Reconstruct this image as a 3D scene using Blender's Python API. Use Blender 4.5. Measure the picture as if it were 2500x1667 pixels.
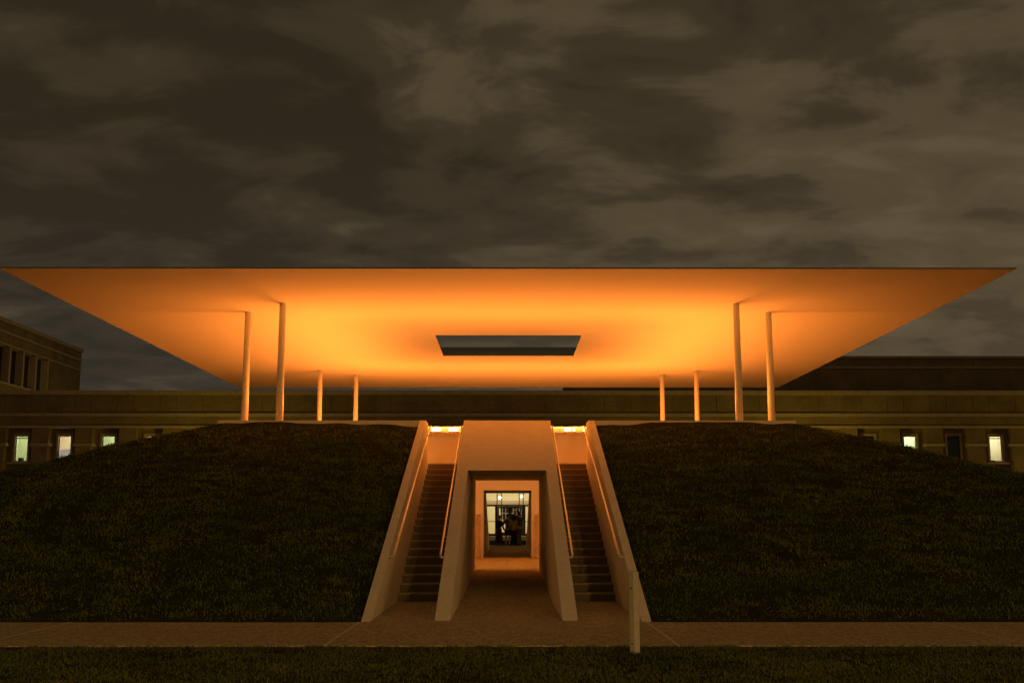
import bpy, bmesh, math, random
import numpy as np
from mathutils import Vector, Matrix, noise

random.seed(7)
rng = np.random.default_rng(11)
scene = bpy.context.scene
COL = scene.collection
for o in list(bpy.data.objects):
    bpy.data.objects.remove(o)

# ------------------------------------------------------------------ camera
PITCH = math.atan(438 / 2830)
cam_d = bpy.data.cameras.new("camera")
cam = bpy.data.objects.new("camera", cam_d)
COL.objects.link(cam)
cam.location = (0.03, -36.2, 1.48)
cam.rotation_euler = (math.pi / 2 + PITCH, 0, math.radians(-0.18))
cam_d.sensor_width = 36
cam_d.lens = 2830 / 2500 * 36
cam_d.clip_start = 0.1
cam_d.clip_end = 3000
scene.camera = cam

# ------------------------------------------------------------------ colour management
scene.view_settings.view_transform = 'Standard'
scene.view_settings.look = 'None'
scene.view_settings.gamma = 1
scene.view_settings.exposure = 0.0
scene.view_settings.use_curve_mapping = False
scene.cycles.max_bounces = 8
scene.cycles.sample_clamp_indirect = 4

# ------------------------------------------------------------------ night sky (overcast, lit by the town)
SKY = 1.0
world = bpy.data.worlds.new("World")
scene.world = world
world.use_nodes = True
nt = world.node_tree
nt.nodes.clear()


def N(tree, kind, **kw):
    n = tree.nodes.new(kind)
    for k, v in kw.items():
        setattr(n, k, v)
    return n


def L(tree, a, b):
    tree.links.new(a, b)


def M(tree, op, a, b=None, c=None, clamp=False):
    n = N(tree, 'ShaderNodeMath', operation=op, use_clamp=clamp)
    for i, v in enumerate((a, b, c)):
        if v is None:
            continue
        if isinstance(v, (int, float)):
            n.inputs[i].default_value = v
        else:
            L(tree, v, n.inputs[i])
    return n.outputs[0]


def ramp(tree, fac, stops, interp='EASE'):
    n = N(tree, 'ShaderNodeValToRGB')
    cr = n.color_ramp
    cr.interpolation = interp
    while len(cr.elements) < len(stops):
        cr.elements.new(0.5)
    for e, (p, c) in zip(cr.elements, stops):
        e.position = p
        e.color = (c[0], c[1], c[2], 1)
    L(tree, fac, n.inputs[0])
    return n.outputs[0]


tc = N(nt, 'ShaderNodeTexCoord')
sep = N(nt, 'ShaderNodeSeparateXYZ')
L(nt, tc.outputs['Generated'], sep.inputs[0])
zc = M(nt, 'ADD', M(nt, 'MAXIMUM', sep.outputs[2], 0.0), 0.16)
px = M(nt, 'DIVIDE', sep.outputs[0], zc)
py = M(nt, 'DIVIDE', sep.outputs[1], zc)
comb = N(nt, 'ShaderNodeCombineXYZ')
L(nt, px, comb.inputs[0])
L(nt, py, comb.inputs[1])
mp = N(nt, 'ShaderNodeMapping')
mp.inputs['Location'].default_value = (3.7, 1.9, 0.0)
mp.inputs['Rotation'].default_value = (0, 0, math.radians(24))
mp.inputs['Scale'].default_value = (0.85, 1.0, 1)
L(nt, comb.outputs[0], mp.inputs[0])
n1 = N(nt, 'ShaderNodeTexNoise')
n1.inputs['Scale'].default_value = 3.9
n1.inputs['Detail'].default_value = 6
n1.inputs['Roughness'].default_value = 0.56
n1.inputs['Distortion'].default_value = 0.35
L(nt, mp.outputs[0], n1.inputs['Vector'])
n2 = N(nt, 'ShaderNodeTexNoise')
n2.inputs['Scale'].default_value = 1.0
n2.inputs['Detail'].default_value = 2
L(nt, mp.outputs[0], n2.inputs['Vector'])
cl = M(nt, 'ADD', M(nt, 'MULTIPLY', n1.outputs[0], 0.74), M(nt, 'MULTIPLY', n2.outputs[0], 0.34))
cl = M(nt, 'ADD', cl, M(nt, 'MULTIPLY', sep.outputs[0], 0.16))      # town glow lies to the right
skycol = ramp(nt, cl, [(0.40, (0.0275, 0.0205, 0.0110)), (0.52, (0.045, 0.0330, 0.0180)),
                       (0.63, (0.082, 0.059, 0.031)), (0.76, (0.108, 0.080, 0.044))])
hz = M(nt, 'SUBTRACT', 1.0, M(nt, 'DIVIDE', sep.outputs[2], 0.34), clamp=True)
hz = M(nt, 'POWER', hz, 1.4)
mixh = N(nt, 'ShaderNodeMixRGB')
hcol = ramp(nt, M(nt, 'ADD', M(nt, 'MULTIPLY', sep.outputs[0], 0.9), 0.5),
            [(0.1, (0.034, 0.032, 0.030)), (0.9, (0.118, 0.086, 0.052))])
L(nt, M(nt, 'MULTIPLY', hz, 0.72), mixh.inputs[0])
L(nt, skycol, mixh.inputs[1])
L(nt, hcol, mixh.inputs[2])
bg = N(nt, 'ShaderNodeBackground')
bg.inputs[1].default_value = SKY
L(nt, mixh.outputs[0], bg.inputs[0])
wo = N(nt, 'ShaderNodeOutputWorld')
L(nt, bg.outputs[0], wo.inputs[0])

# ------------------------------------------------------------------ lamp settings (used by the lamps' builders below)
LED = (1.0, 0.240, 0.028)          # amber of the cove lighting
LED_WATTS = 215                    # per side of the cove
LED_CORNER = 75                   # lamps added in the cove's corners to brighten ceiling and columns
WASH_WATTS = 48
LED_LENS = 60
ROOM_WATTS = 95
STREET = (1.0, 0.64, 0.06)
STREET_WATTS = 900
PATH_WATTS = 3600
PATHC = (1.0, 0.50, 0.11)


# ------------------------------------------------------------------ materials
def mat(name, col, rough=0.8, var=0.0, scale=4.0, bump=0.0, bscale=40.0, metal=0.0, speck=0.0, spscale=60.0,
        stain=0.0, spec=0.3, coat=0.0):
    m = bpy.data.materials.new(name)
    m.use_nodes = True
    t = m.node_tree
    b = t.nodes['Principled BSDF']
    b.inputs['Roughness'].default_value = rough
    b.inputs['Metallic'].default_value = metal
    b.inputs['Specular IOR Level'].default_value = spec
    cs = N(t, 'ShaderNodeTexCoord').outputs['Object']
    geo = N(t, 'ShaderNodeNewGeometry').outputs['Position']
    out = None
    rgb = N(t, 'ShaderNodeRGB')
    rgb.outputs[0].default_value = (*col, 1)
    out = rgb.outputs[0]
    if var:
        nz = N(t, 'ShaderNodeTexNoise')
        nz.inputs['Scale'].default_value = scale
        nz.inputs['Detail'].default_value = 7
        nz.inputs['Roughness'].default_value = 0.62
        L(t, geo, nz.inputs['Vector'])
        f = M(t, 'ADD', M(t, 'MULTIPLY', M(t, 'SUBTRACT', nz.outputs[0], 0.5), 2 * var * 2), 1.0)
        mx = N(t, 'ShaderNodeVectorMath', operation='SCALE')
        L(t, out, mx.inputs[0])
        L(t, f, mx.inputs['Scale'])
        out = mx.outputs[0]
    if stain:
        nz = N(t, 'ShaderNodeTexNoise')
        nz.inputs['Scale'].default_value = 1.1
        nz.inputs['Detail'].default_value = 5
        nz.inputs['Distortion'].default_value = 0.8
        mpn = N(t, 'ShaderNodeMapping')
        mpn.inputs['Scale'].default_value = (3.0, 3.0, 0.7)
        L(t, geo, mpn.inputs[0])
        L(t, mpn.outputs[0], nz.inputs['Vector'])
        f = M(t, 'SUBTRACT', 1.0, M(t, 'MULTIPLY', M(t, 'MULTIPLY', M(t, 'SUBTRACT', nz.outputs[0], 0.48), 5, clamp=True), stain))
        mx = N(t, 'ShaderNodeVectorMath', operation='SCALE')
        L(t, out, mx.inputs[0])
        L(t, f, mx.inputs['Scale'])
        out = mx.outputs[0]
    if speck:
        vz = N(t, 'ShaderNodeTexVoronoi')
        vz.inputs['Scale'].default_value = spscale
        L(t, geo, vz.inputs['Vector'])
        sp = N(t, 'ShaderNodeSeparateColor')
        L(t, vz.outputs['Color'], sp.inputs[0])
        f = M(t, 'ADD', M(t, 'MULTIPLY', M(t, 'SUBTRACT', sp.outputs[0], 0.5), 2 * speck), 1.0)
        mx = N(t, 'ShaderNodeVectorMath', operation='SCALE')
        L(t, out, mx.inputs[0])
        L(t, f, mx.inputs['Scale'])
        out = mx.outputs[0]
    L(t, out, b.inputs['Base Color'])
    if bump:
        nb = N(t, 'ShaderNodeTexNoise')
        nb.inputs['Scale'].default_value = bscale
        nb.inputs['Detail'].default_value = 5
        L(t, geo, nb.inputs['Vector'])
        bp = N(t, 'ShaderNodeBump')
        bp.inputs['Strength'].default_value = bump
        bp.inputs['Distance'].default_value = 0.02
        L(t, nb.outputs[0], bp.inputs['Height'])
        L(t, bp.outputs[0], b.inputs['Normal'])
    return m


def emis(name, col, s):
    m = bpy.data.materials.new(name)
    m.use_nodes = True
    t = m.node_tree
    t.nodes.clear()
    e = N(t, 'ShaderNodeEmission')
    e.inputs[0].default_value = (*col, 1)
    e.inputs[1].default_value = s
    o = N(t, 'ShaderNodeOutputMaterial')
    L(t, e.outputs[0], o.inputs[0])
    return m


def lantern_mat(name, col, s):
    m = emis(name, col, s)
    t = m.node_tree
    mx = N(t, 'ShaderNodeMixShader')
    mx.inputs[0].default_value = 0.25
    L(t, N(t, 'ShaderNodeBsdfTransparent').outputs[0], mx.inputs[1])
    L(t, t.nodes['Emission'].outputs[0], mx.inputs[2])
    L(t, mx.outputs[0], t.nodes['Material Output'].inputs[0])
    return m


def brick_mat(name, c1, c2, mortar):
    m = bpy.data.materials.new(name)
    m.use_nodes = True
    t = m.node_tree
    b = t.nodes['Principled BSDF']
    b.inputs['Roughness'].default_value = 0.9
    b.inputs['Specular IOR Level'].default_value = 0.15
    geo = N(t, 'ShaderNodeNewGeometry')
    sp = N(t, 'ShaderNodeSeparateXYZ')
    L(t, geo.outputs['Position'], sp.inputs[0])
    cb = N(t, 'ShaderNodeCombineXYZ')
    L(t, M(t, 'ADD', sp.outputs[0], sp.outputs[1]), cb.inputs[0])
    L(t, sp.outputs[2], cb.inputs[1])
    br = N(t, 'ShaderNodeTexBrick')
    br.inputs['Color1'].default_value = (*c1, 1)
    br.inputs['Color2'].default_value = (*c2, 1)
    br.inputs['Mortar'].default_value = (*mortar, 1)
    br.inputs['Scale'].default_value = 1
    br.inputs['Mortar Size'].default_value = 0.012
    br.inputs['Brick Width'].default_value = 0.3
    br.inputs['Row Height'].default_value = 0.1
    L(t, cb.outputs[0], br.inputs['Vector'])
    nz = N(t, 'ShaderNodeTexNoise')
    nz.inputs['Scale'].default_value = 0.6
    nz.inputs['Detail'].default_value = 6
    L(t, geo.outputs['Position'], nz.inputs['Vector'])
    mx = N(t, 'ShaderNodeVectorMath', operation='SCALE')
    L(t, br.outputs['Color'], mx.inputs[0])
    L(t, M(t, 'ADD', nz.outputs[0], 0.5), mx.inputs['Scale'])
    L(t, mx.outputs[0], b.inputs['Base Color'])
    bp = N(t, 'ShaderNodeBump')
    bp.inputs['Strength'].default_value = 0.5
    bp.inputs['Distance'].default_value = 0.02
    L(t, M(t, 'SUBTRACT', 1.0, br.outputs['Fac']), bp.inputs['Height'])
    L(t, bp.outputs[0], b.inputs['Normal'])
    return m


def glass_mat(name, tint=(1, 1, 1), refl=0.10):
    m = bpy.data.materials.new(name)
    m.use_nodes = True
    t = m.node_tree
    t.nodes.clear()
    tr = N(t, 'ShaderNodeBsdfTransparent')
    tr.inputs[0].default_value = (*tint, 1)
    gl = N(t, 'ShaderNodeBsdfGlossy')
    gl.inputs['Roughness'].default_value = 0.02
    mx = N(t, 'ShaderNodeMixShader')
    mx.inputs[0].default_value = refl
    L(t, tr.outputs[0], mx.inputs[1])
    L(t, gl.outputs[0], mx.inputs[2])
    o = N(t, 'ShaderNodeOutputMaterial')
    L(t, mx.outputs[0], o.inputs[0])
    return m


MT = dict(
    plaster=mat('white_plaster', (0.80, 0.79, 0.76), 0.85, var=0.015, scale=1.2, bump=0.05, bscale=18),
    paint=mat('column_paint', (0.68, 0.65, 0.58), 0.45, var=0.02),
    edge=mat('roof_steel', (0.12, 0.11, 0.10), 0.5, var=0.05),
    rooftop=mat('roof_membrane', (0.30, 0.30, 0.29), 0.8, var=0.1),
    concrete=mat('cast_concrete', (0.68, 0.63, 0.51), 0.85, var=0.05, scale=5, bump=0.22, bscale=55, stain=0.06, speck=0.05, spscale=90),
    wall=mat('chamber_plaster', (0.82, 0.80, 0.76), 0.85, var=0.04, scale=3, bump=0.1, bscale=40),
    step=mat('dark_step_aggregate', (0.22, 0.19, 0.13), 0.85, var=0.15, scale=9, bump=0.4, bscale=90, speck=0.35, spscale=120),
    nosing=mat('step_nosing', (0.42, 0.37, 0.26), 0.8, var=0.15, scale=12, speck=0.25, spscale=120),
    granite=mat('pink_granite', (0.46, 0.36, 0.30), 0.55, var=0.10, scale=6, speck=0.35, spscale=45, bump=0.2, bscale=40),
    path=mat('exposed_aggregate', (0.32, 0.285, 0.160), 0.9, var=0.10, scale=2.5, bump=0.5, bscale=70, speck=0.5, spscale=32),
    joint=mat('joint_strip', (0.50, 0.42, 0.33), 0.7, var=0.1),
    soil=mat('turf_soil', (0.030, 0.032, 0.013), 1.0, var=0.35, scale=3, bump=0.8, bscale=12, spec=0.0),
    lawnsoil=mat('lawn_soil', (0.040, 0.042, 0.018), 1.0, var=0.3, scale=3, bump=0.8, bscale=20, spec=0.0),
    steel=mat('brushed_steel', (0.75, 0.72, 0.68), 0.32, metal=0.9, var=0.03, scale=30),
    black=mat('black_metal', (0.02, 0.02, 0.02), 0.5, var=0.1),
    bronze=mat('dark_bronze_frame', (0.035, 0.028, 0.02), 0.45, var=0.1),
    postwood=mat('weathered_post_paint', (0.50, 0.49, 0.43), 0.8, var=0.14, scale=10, bump=0.4, bscale=60, stain=0.3),
    brick=brick_mat('tan_brick', (0.20, 0.155, 0.075), (0.155, 0.12, 0.06), (0.24, 0.20, 0.13)),
    stone=mat('pale_limestone', (0.34, 0.29, 0.21), 0.85, var=0.08, scale=2, bump=0.2, bscale=20, stain=0.2),
    darkpane=mat('dark_window_glass', (0.012, 0.014, 0.014), 0.08, var=0.02, spec=0.5),
    glass=glass_mat('clear_glass', (0.96, 0.97, 0.95), 0.05),
    roomwall=mat('room_paint', (0.72, 0.73, 0.58), 0.9, var=0.03),
    roomwarm=mat('lobby_paint', (0.74, 0.68, 0.52), 0.9, var=0.03),
    blind=mat('white_blind', (0.85, 0.84, 0.88), 0.9, var=0.02),
    lens=emis('led_lens', LED, LED_LENS),
    globe=emis('globe_glow', (1.0, 0.92, 0.75), 10),
    tube=emis('ceiling_tube', (0.90, 1.0, 0.86), 5),
    streetlens=lantern_mat('added_street_lamp_lens', STREET, 3),
)


# ------------------------------------------------------------------ builders
class MB:
    def __init__(s):
        s.v, s.f, s.mi = [], [], []

    def poly(s, pts, faces, mi=0):
        b = len(s.v)
        s.v += [tuple(p) for p in pts]
        for f in faces:
            s.f.append(tuple(b + i for i in f))
            s.mi.append(mi)
        return s

    def box(s, x0, x1, y0, y1, z0, z1, mi=0):
        return s.poly([(x0, y0, z0), (x1, y0, z0), (x1, y1, z0), (x0, y1, z0),
                       (x0, y0, z1), (x1, y0, z1), (x1, y1, z1), (x0, y1, z1)],
                      [(0, 3, 2, 1), (4, 5, 6, 7), (0, 1, 5, 4), (1, 2, 6, 5), (2, 3, 7, 6), (3, 0, 4, 7)], mi)

    def prism(s, prof, x0, x1, mi=0):
        """profile in (y, z), counter-clockwise seen from +x, extruded from x0 to x1"""
        n = len(prof)
        pts = [(x0, y, z) for y, z in prof] + [(x1, y, z) for y, z in prof]
        fs = [tuple(range(n - 1, -1, -1)), tuple(range(n, 2 * n))]
        for i in range(n):
            j = (i + 1) % n
            fs.append((i, j, n + j, n + i))
        return s.poly(pts, fs, mi)

    def tube(s, pts, r, seg=10, mi=0):
        pts = [Vector(p) for p in pts]
        rr = r if isinstance(r, (list, tuple)) else [r] * len(pts)
        rings = []
        for i, p in enumerate(pts):
            d = (pts[min(i + 1, len(pts) - 1)] - pts[max(i - 1, 0)]).normalized()
            up = Vector((0, 0, 1)) if abs(d.z) < 0.95 else Vector((1, 0, 0))
            a = d.cross(up).normalized()
            c = d.cross(a).normalized()
            rings.append([p + (a * math.cos(t) + c * math.sin(t)) * rr[i]
                          for t in (2 * math.pi * k / seg for k in range(seg))])
        fs = []
        for i in range(len(pts) - 1):
            for k in range(seg):
                k2 = (k + 1) % seg
                fs.append((i * seg + k, i * seg + k2, (i + 1) * seg + k2, (i + 1) * seg + k))
        fs.append(tuple(range(seg - 1, -1, -1)))
        fs.append(tuple((len(pts) - 1) * seg + k for k in range(seg)))
        return s.poly([q for r_ in rings for q in r_], fs, mi)

    def ball(s, c, r, seg=14, ring=9, mi=0, sz=(1, 1, 1)):
        pts = []
        for i in range(1, ring):
            ph = math.pi * i / ring
            for k in range(seg):
                t = 2 * math.pi * k / seg
                pts.append((c[0] + r * sz[0] * math.sin(ph) * math.cos(t), c[1] + r * sz[1] * math.sin(ph) * math.sin(t),
                            c[2] + r * sz[2] * math.cos(ph)))
        fs = []
        for i in range(ring - 2):
            for k in range(seg):
                k2 = (k + 1) % seg
                fs.append((i * seg + k, (i + 1) * seg + k, (i + 1) * seg + k2, i * seg + k2))
        top, bot = len(pts), len(pts) + 1
        pts += [(c[0], c[1], c[2] + r * sz[2]), (c[0], c[1], c[2] - r * sz[2])]
        for k in range(seg):
            k2 = (k + 1) % seg
            fs.append((top, k, k2))
            fs.append((bot, (ring - 2) * seg + k2, (ring - 2) * seg + k))
        return s.poly(pts, fs, mi)

    def mesh(s, name, mats, bevel=0.0):
        me = bpy.data.meshes.new(name)
        me.from_pydata(s.v, [], s.f)
        for m in (mats if isinstance(mats, (list, tuple)) else [mats]):
            me.materials.append(m)
        me.polygons.foreach_set('material_index', s.mi)
        bm = bmesh.new()
        bm.from_mesh(me)
        bmesh.ops.recalc_face_normals(bm, faces=bm.faces)
        if bevel:
            es = [e for e in bm.edges if len(e.link_faces) == 2 and e.calc_face_angle(0) > 0.6]
            bmesh.ops.bevel(bm, geom=es, offset=bevel, segments=2, profile=0.6, affect='EDGES', clamp_overlap=True)
        bm.to_mesh(me)
        bm.free()
        me.update()
        return me

    def build(s, name, mats, parent=None, bevel=0.0, smooth=False, loc=None):
        me = s.mesh(name, mats, bevel)
        if smooth:
            me.polygons.foreach_set('use_smooth', [True] * len(me.polygons))
        o = bpy.data.objects.new(name, me)
        COL.objects.link(o)
        if parent is not None:
            o.parent = parent
        if loc is not None:
            o.location = loc
        return o


def tag(o, label=None, cat=None, group=None, kind=None):
    if label:
        o['label'] = label
    if cat:
        o['category'] = cat
    if group:
        o['group'] = group
    if kind:
        o['kind'] = kind
    return o


def empty(name, label, cat, group=None, loc=(0, 0, 0), rz=0.0):
    o = bpy.data.objects.new(name, None)
    o.empty_display_size = 0.2
    COL.objects.link(o)
    o.location = loc
    o.rotation_euler = (0, 0, rz)
    return tag(o, label, cat, group)


def put(name, me, parent, loc=(0, 0, 0)):
    o = bpy.data.objects.new(name, me)
    COL.objects.link(o)
    o.parent = parent
    o.location = loc
    return o


def copy_tree(o, parent=None):
    c = o.copy()
    COL.objects.link(c)
    if parent is not None:
        c.parent = parent
    for ch in list(o.children):
        copy_tree(ch, c)
    return c


def area_lamp(name, parent, loc, rot, sx, sy, watts, col):
    d = bpy.data.lights.new(name, 'AREA')
    d.shape = 'RECTANGLE'
    d.size, d.size_y = sx, sy
    d.energy = watts
    d.color = col
    o = bpy.data.objects.new(name, d)
    COL.objects.link(o)
    o.location = loc
    o.rotation_euler = rot
    o.parent = parent
    return o


def point_lamp(name, parent, loc, watts, col, r=0.08):
    d = bpy.data.lights.new(name, 'POINT')
    d.energy = watts
    d.color = col
    d.shadow_soft_size = r
    d.use_shadow = True
    o = bpy.data.objects.new(name, d)
    COL.objects.link(o)
    o.location = loc
    o.parent = parent
    return o


# ------------------------------------------------------------------ shared measures (metres)
YC = 0.45                       # centre of the pavilion
FOOT, CURB = -18.45, -7.40      # foot of the sloping walls, front face of the curb
BCURB, BFOOT = 8.30, 19.35
ZTOP = 3.95
S = ZTOP / (CURB - FOOT)
HX = 7.20                       # half width of the curb
XP, XPO = 0.84, 1.075           # passage half width, outer face of the passage walls
XS, XSO = 2.02, 2.17            # stair outer side, outer face of the cheek wall
ZD = 2.926                      # gallery deck
ZL = 2.55                       # passage lintel
FRONT, REAR = -4.95, 4.78       # inner faces of the chamber
ROOFZ = 7.0
PO = 0.30                       # thickness of the chamber walls


def gz(y):
    return 0.2 * min(1, max(0, (y + 5) / 15))


# ------------------------------------------------------------------ ground, paths
g = MB()
ys = [-80, -25.5, -5, 10, 60, 400]
for y0, y1 in zip(ys, ys[1:]):
    g.poly([(-400, y0, gz(y0) - 0.006), (400, y0, gz(y0) - 0.006), (400, y1, gz(y1) - 0.006), (-400, y1, gz(y1) - 0.006)], [(0, 1, 2, 3)])
tag(g.build('ground', MT['lawnsoil']), kind='structure')

PY0, PY1 = -21.93, -18.70
path = bpy.data.objects.new('path', None)
COL.objects.link(path)
tag(path, kind='structure')
pm = MB().box(0, 4.20, PY0, PY1, -0.10, 0.012).mesh('paving_slab', MT['path'], bevel=0.006)
jm = MB().box(0, 0.035, PY0, PY1, -0.10, 0.016).mesh('joint_strip', MT['joint'])
for k in range(-5, 5):
    x = 2.05 + 4.235 * k
    put('paving_slab', pm, path, (x + 0.035, 0, 0))
    put('joint_strip', jm, path, (x, 0, 0))
fc = MB()
fc.box(-XS, XS, PY1 + 0.004, -14.15, -0.1, 0.010)
fc.build('forecourt_slab', MT['path'], path)
fl = MB()
fl.poly([(-XP, -14.9, 0.014), (XP, -14.9, 0.014), (XP, FRONT, 0.215), (-XP, FRONT, 0.215)], [(0, 1, 2, 3)])
fl.build('passage_floor', MT['path'], path)
rp = MB().box(-2.3, 2.3, REAR + PO, 27.0, -0.1, 0.2155).build('rear_slab', MT['path'], path)

# ------------------------------------------------------------------ grass mound
def mound_m(x, y):
    a, b, c = abs(x) - HX, CURB - y, y - BCURB
    k = 0.10
    mx = max(a, b, c)
    return mx + k * math.log(sum(math.exp((t - mx) / k) for t in (a, b, c)))


def mound_z(x, y, rough=True):
    z = 3.888 - S * mound_m(x, y) - 0.06 * min(1.0, max(0.0, (3.6 - abs(x)) / 1.3))
    if rough:
        z += 0.05 * noise.noise((x * 0.5, y * 0.5, 0)) + 0.055 * noise.noise((x * 1.6, y * 2.8, 3.0))
    return min(z, 3.915)


gx = np.arange(-19.2, 19.21, 0.2)
gy = np.arange(-19.0, 20.0, 0.2)
mv, mf, idx = [], [], {}


def mvert(i, j):
    if (i, j) not in idx:
        x, y = gx[i], gy[j]
        if abs(abs(x) - 2.0) < 0.05:
            x = math.copysign(2.09, x)      # a clean edge inside the cheek walls
        idx[(i, j)] = len(mv)
        mv.append((x, y, max(mound_z(x, y), -0.25)))
    return idx[(i, j)]


for i in range(len(gx) - 1):
    for j in range(len(gy) - 1):
        xm, ym = gx[i] + 0.1, gy[j] + 0.1
        if abs(xm) < 2.0 or mound_m(xm, ym) < -0.35 or mound_m(xm, ym) > 11.3:
            continue
        mf.append((mvert(i, j), mvert(i + 1, j), mvert(i + 1, j + 1), mvert(i, j + 1)))
me = bpy.data.meshes.new('mound')
me.from_pydata(mv, [], mf)
me.materials.append(MT['soil'])
me.polygons.foreach_set('use_smooth', [True] * len(mf))
mound = bpy.data.objects.new('mound', me)
COL.objects.link(mound)
tag(mound, kind='structure')


def grass_mat(name, c):
    m = bpy.data.materials.new(name)
    m.use_nodes = True
    t = m.node_tree
    b = t.nodes['Principled BSDF']
    b.inputs['Roughness'].default_value = 0.7
    b.inputs['Specular IOR Level'].default_value = 0.15
    at = N(t, 'ShaderNodeAttribute', attribute_name='tint')
    col = ramp(t, at.outputs['Fac'], [(0.0, (c[0] * 0.55, c[1] * 0.65, c[2] * 0.7)), (0.55, c), (1.0, (c[0] * 1.6, c[1] * 1.4, c[2] * 1.2))], 'LINEAR')
    L(t, col, b.inputs['Base Color'])
    return m


def blades(name, pts, length, width, tilt, material, label, slope_n=None):
    """one mesh of bent blades (two triangles and a tip each) growing at pts"""
    n = len(pts)
    P = np.asarray(pts, float)
    a = rng.uniform(0, 2 * np.pi, n)
    d = np.stack([np.cos(a), np.sin(a), np.zeros(n)], 1)
    sdir = np.stack([-np.sin(a), np.cos(a), np.zeros(n)], 1)
    Ln = length[:, None]
    w = (width * rng.uniform(0.7, 1.3, n))[:, None]
    lean = (tilt * rng.uniform(0.4, 1.3, n))[:, None]
    upv = np.array([0, 0, 1.0])
    droop = np.array([0.0, 0.0, 0.0])
    p1 = P + upv * Ln * 0.55 + d * Ln * lean * 0.35
    p2 = P + upv * Ln * (1 - 0.35 * lean) + d * Ln * lean
    V = np.empty((n, 5, 3))
    V[:, 0] = P - sdir * w * 0.5
    V[:, 1] = P + sdir * w * 0.5
    V[:, 2] = p1 - sdir * w * 0.38
    V[:, 3] = p1 + sdir * w * 0.38
    V[:, 4] = p2
    F = (np.array([[0, 1, 3], [0, 3, 2], [2, 3, 4]])[None] + (np.arange(n) * 5)[:, None, None]).reshape(-1)
    me = bpy.data.meshes.new(name)
    me.vertices.add(n * 5)
    me.vertices.foreach_set('co', V.reshape(-1))
    me.loops.add(n * 9)
    me.loops.foreach_set('vertex_index', F)
    me.polygons.add(n * 3)
    me.polygons.foreach_set('loop_start', np.arange(n * 3) * 3)
    me.polygons.foreach_set('loop_total', np.full(n * 3, 3))
    at = me.attributes.new('tint', 'FLOAT', 'POINT')
    base = np.array([0.5 + 0.55 * noise.noise((p[0] * 0.9, p[1] * 0.9, 5.0)) for p in P])
    tint = np.clip(base + rng.normal(0, 0.16, n), 0, 1)
    at.data.foreach_set('value', np.repeat(tint, 5))
    me.update(calc_edges=True)
    me.materials.append(material)
    o = bpy.data.objects.new(name, me)
    COL.objects.link(o)
    return tag(o, label, 'grass', kind='stuff')


def tuft_points(cand, spread, per, tuft_len):
    """tufts: several blades round each candidate point, blades of one tuft share a length"""
    pts, ln = [], []
    for (x, y) in cand:
        h = tuft_len * random.uniform(0.55, 1.5)
        for _ in range(per):
            pts.append((x + random.gauss(0, spread), y + random.gauss(0, spread)))
            ln.append(h * random.uniform(0.6, 1.15))
    return pts, ln


cand = []
while len(cand) < 30000:
    x, y = random.uniform(-18.8, 18.8), random.uniform(-18.4, 19.0)
    m = mound_m(x, y)
    if not (0.05 < m < 10.85) or abs(x) < XSO + 0.05:
        continue
    front = (CURB - y) >= abs(x) - HX - 0.5
    if not front and (random.random() > (0.35 if y < -2 else 0.12)):
        continue
    d = noise.noise((x * 1.7, y * 1.7, 9.0))
    if random.random() > 0.62 + 0.8 * d:
        continue
    cand.append((x, y))
pts, ln = tuft_points(cand, 0.075, 12, 0.072)
ok = [(abs(p[0]) > XSO + 0.01 and 0.0 < mound_m(p[0], p[1]) < 10.95) for p in pts]
P3 = [(p[0], p[1], mound_z(p[0], p[1]) - 0.015) for p, k in zip(pts, ok) if k]
LN = np.array([l for l, k in zip(ln, ok) if k])
edge_m = np.array([mound_m(p[0], p[1]) for p in P3])
LN *= np.clip(0.45 + edge_m * 0.9, 0.45, 1.0)
blades('mound_grass', P3, LN, 0.015, 1.15, grass_mat('mound_turf', (0.125, 0.168, 0.042)), 'shaggy dark turf growing over the sloping mound')

cand = []
while len(cand) < 11000:
    y = -25.4 + (PY0 + 25.4) * random.random()
    x = random.uniform(-12, 12)
    d = noise.noise((x * 1.2, y * 1.2, 2.0))
    if random.random() > 0.72 + 0.7 * d:
        continue
    cand.append((x, y))
pts, ln = tuft_points(cand, 0.06, 11, 0.040)
P3 = [(p[0], p[1], -0.012) for p in pts if p[1] < PY0 + 0.02]
LN = np.array([l for p, l in zip(pts, ln) if p[1] < PY0 + 0.02])
blades('lawn_grass', P3, LN, 0.010, 1.1, grass_mat('lawn_turf', (0.100, 0.130, 0.030)), 'short dark lawn in front of the path')

cand = [(random.uniform(-2.2, 2.2), random.uniform(27.2, 42.5)) for _ in range(3500)]
pts, ln = tuft_points(cand, 0.07, 7, 0.06)
P3 = [(p[0], p[1], 0.165) for p in pts]
blades('rear_grass', P3, np.array(ln), 0.02, 0.7, grass_mat('rear_turf', (0.06, 0.075, 0.018)), 'lawn behind the passage in front of the lit doors')

# ------------------------------------------------------------------ canopy: knife-edged square roof on eight columns
canopy = empty('canopy', 'huge square knife-edged roof canopy glowing orange on thin columns above the mound', 'canopy', loc=(0.03, YC, ROOFZ))
RX, RY0, RY1 = 11.28, -11.05 - YC, 12.05 - YC
OX, OY0, OY1 = 2.2, -1.75 - YC, 2.63 - YC


def ring(x, y0, y1, z):
    return [(-x, y0, z), (x, y0, z), (x, y1, z), (-x, y1, z)]


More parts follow.
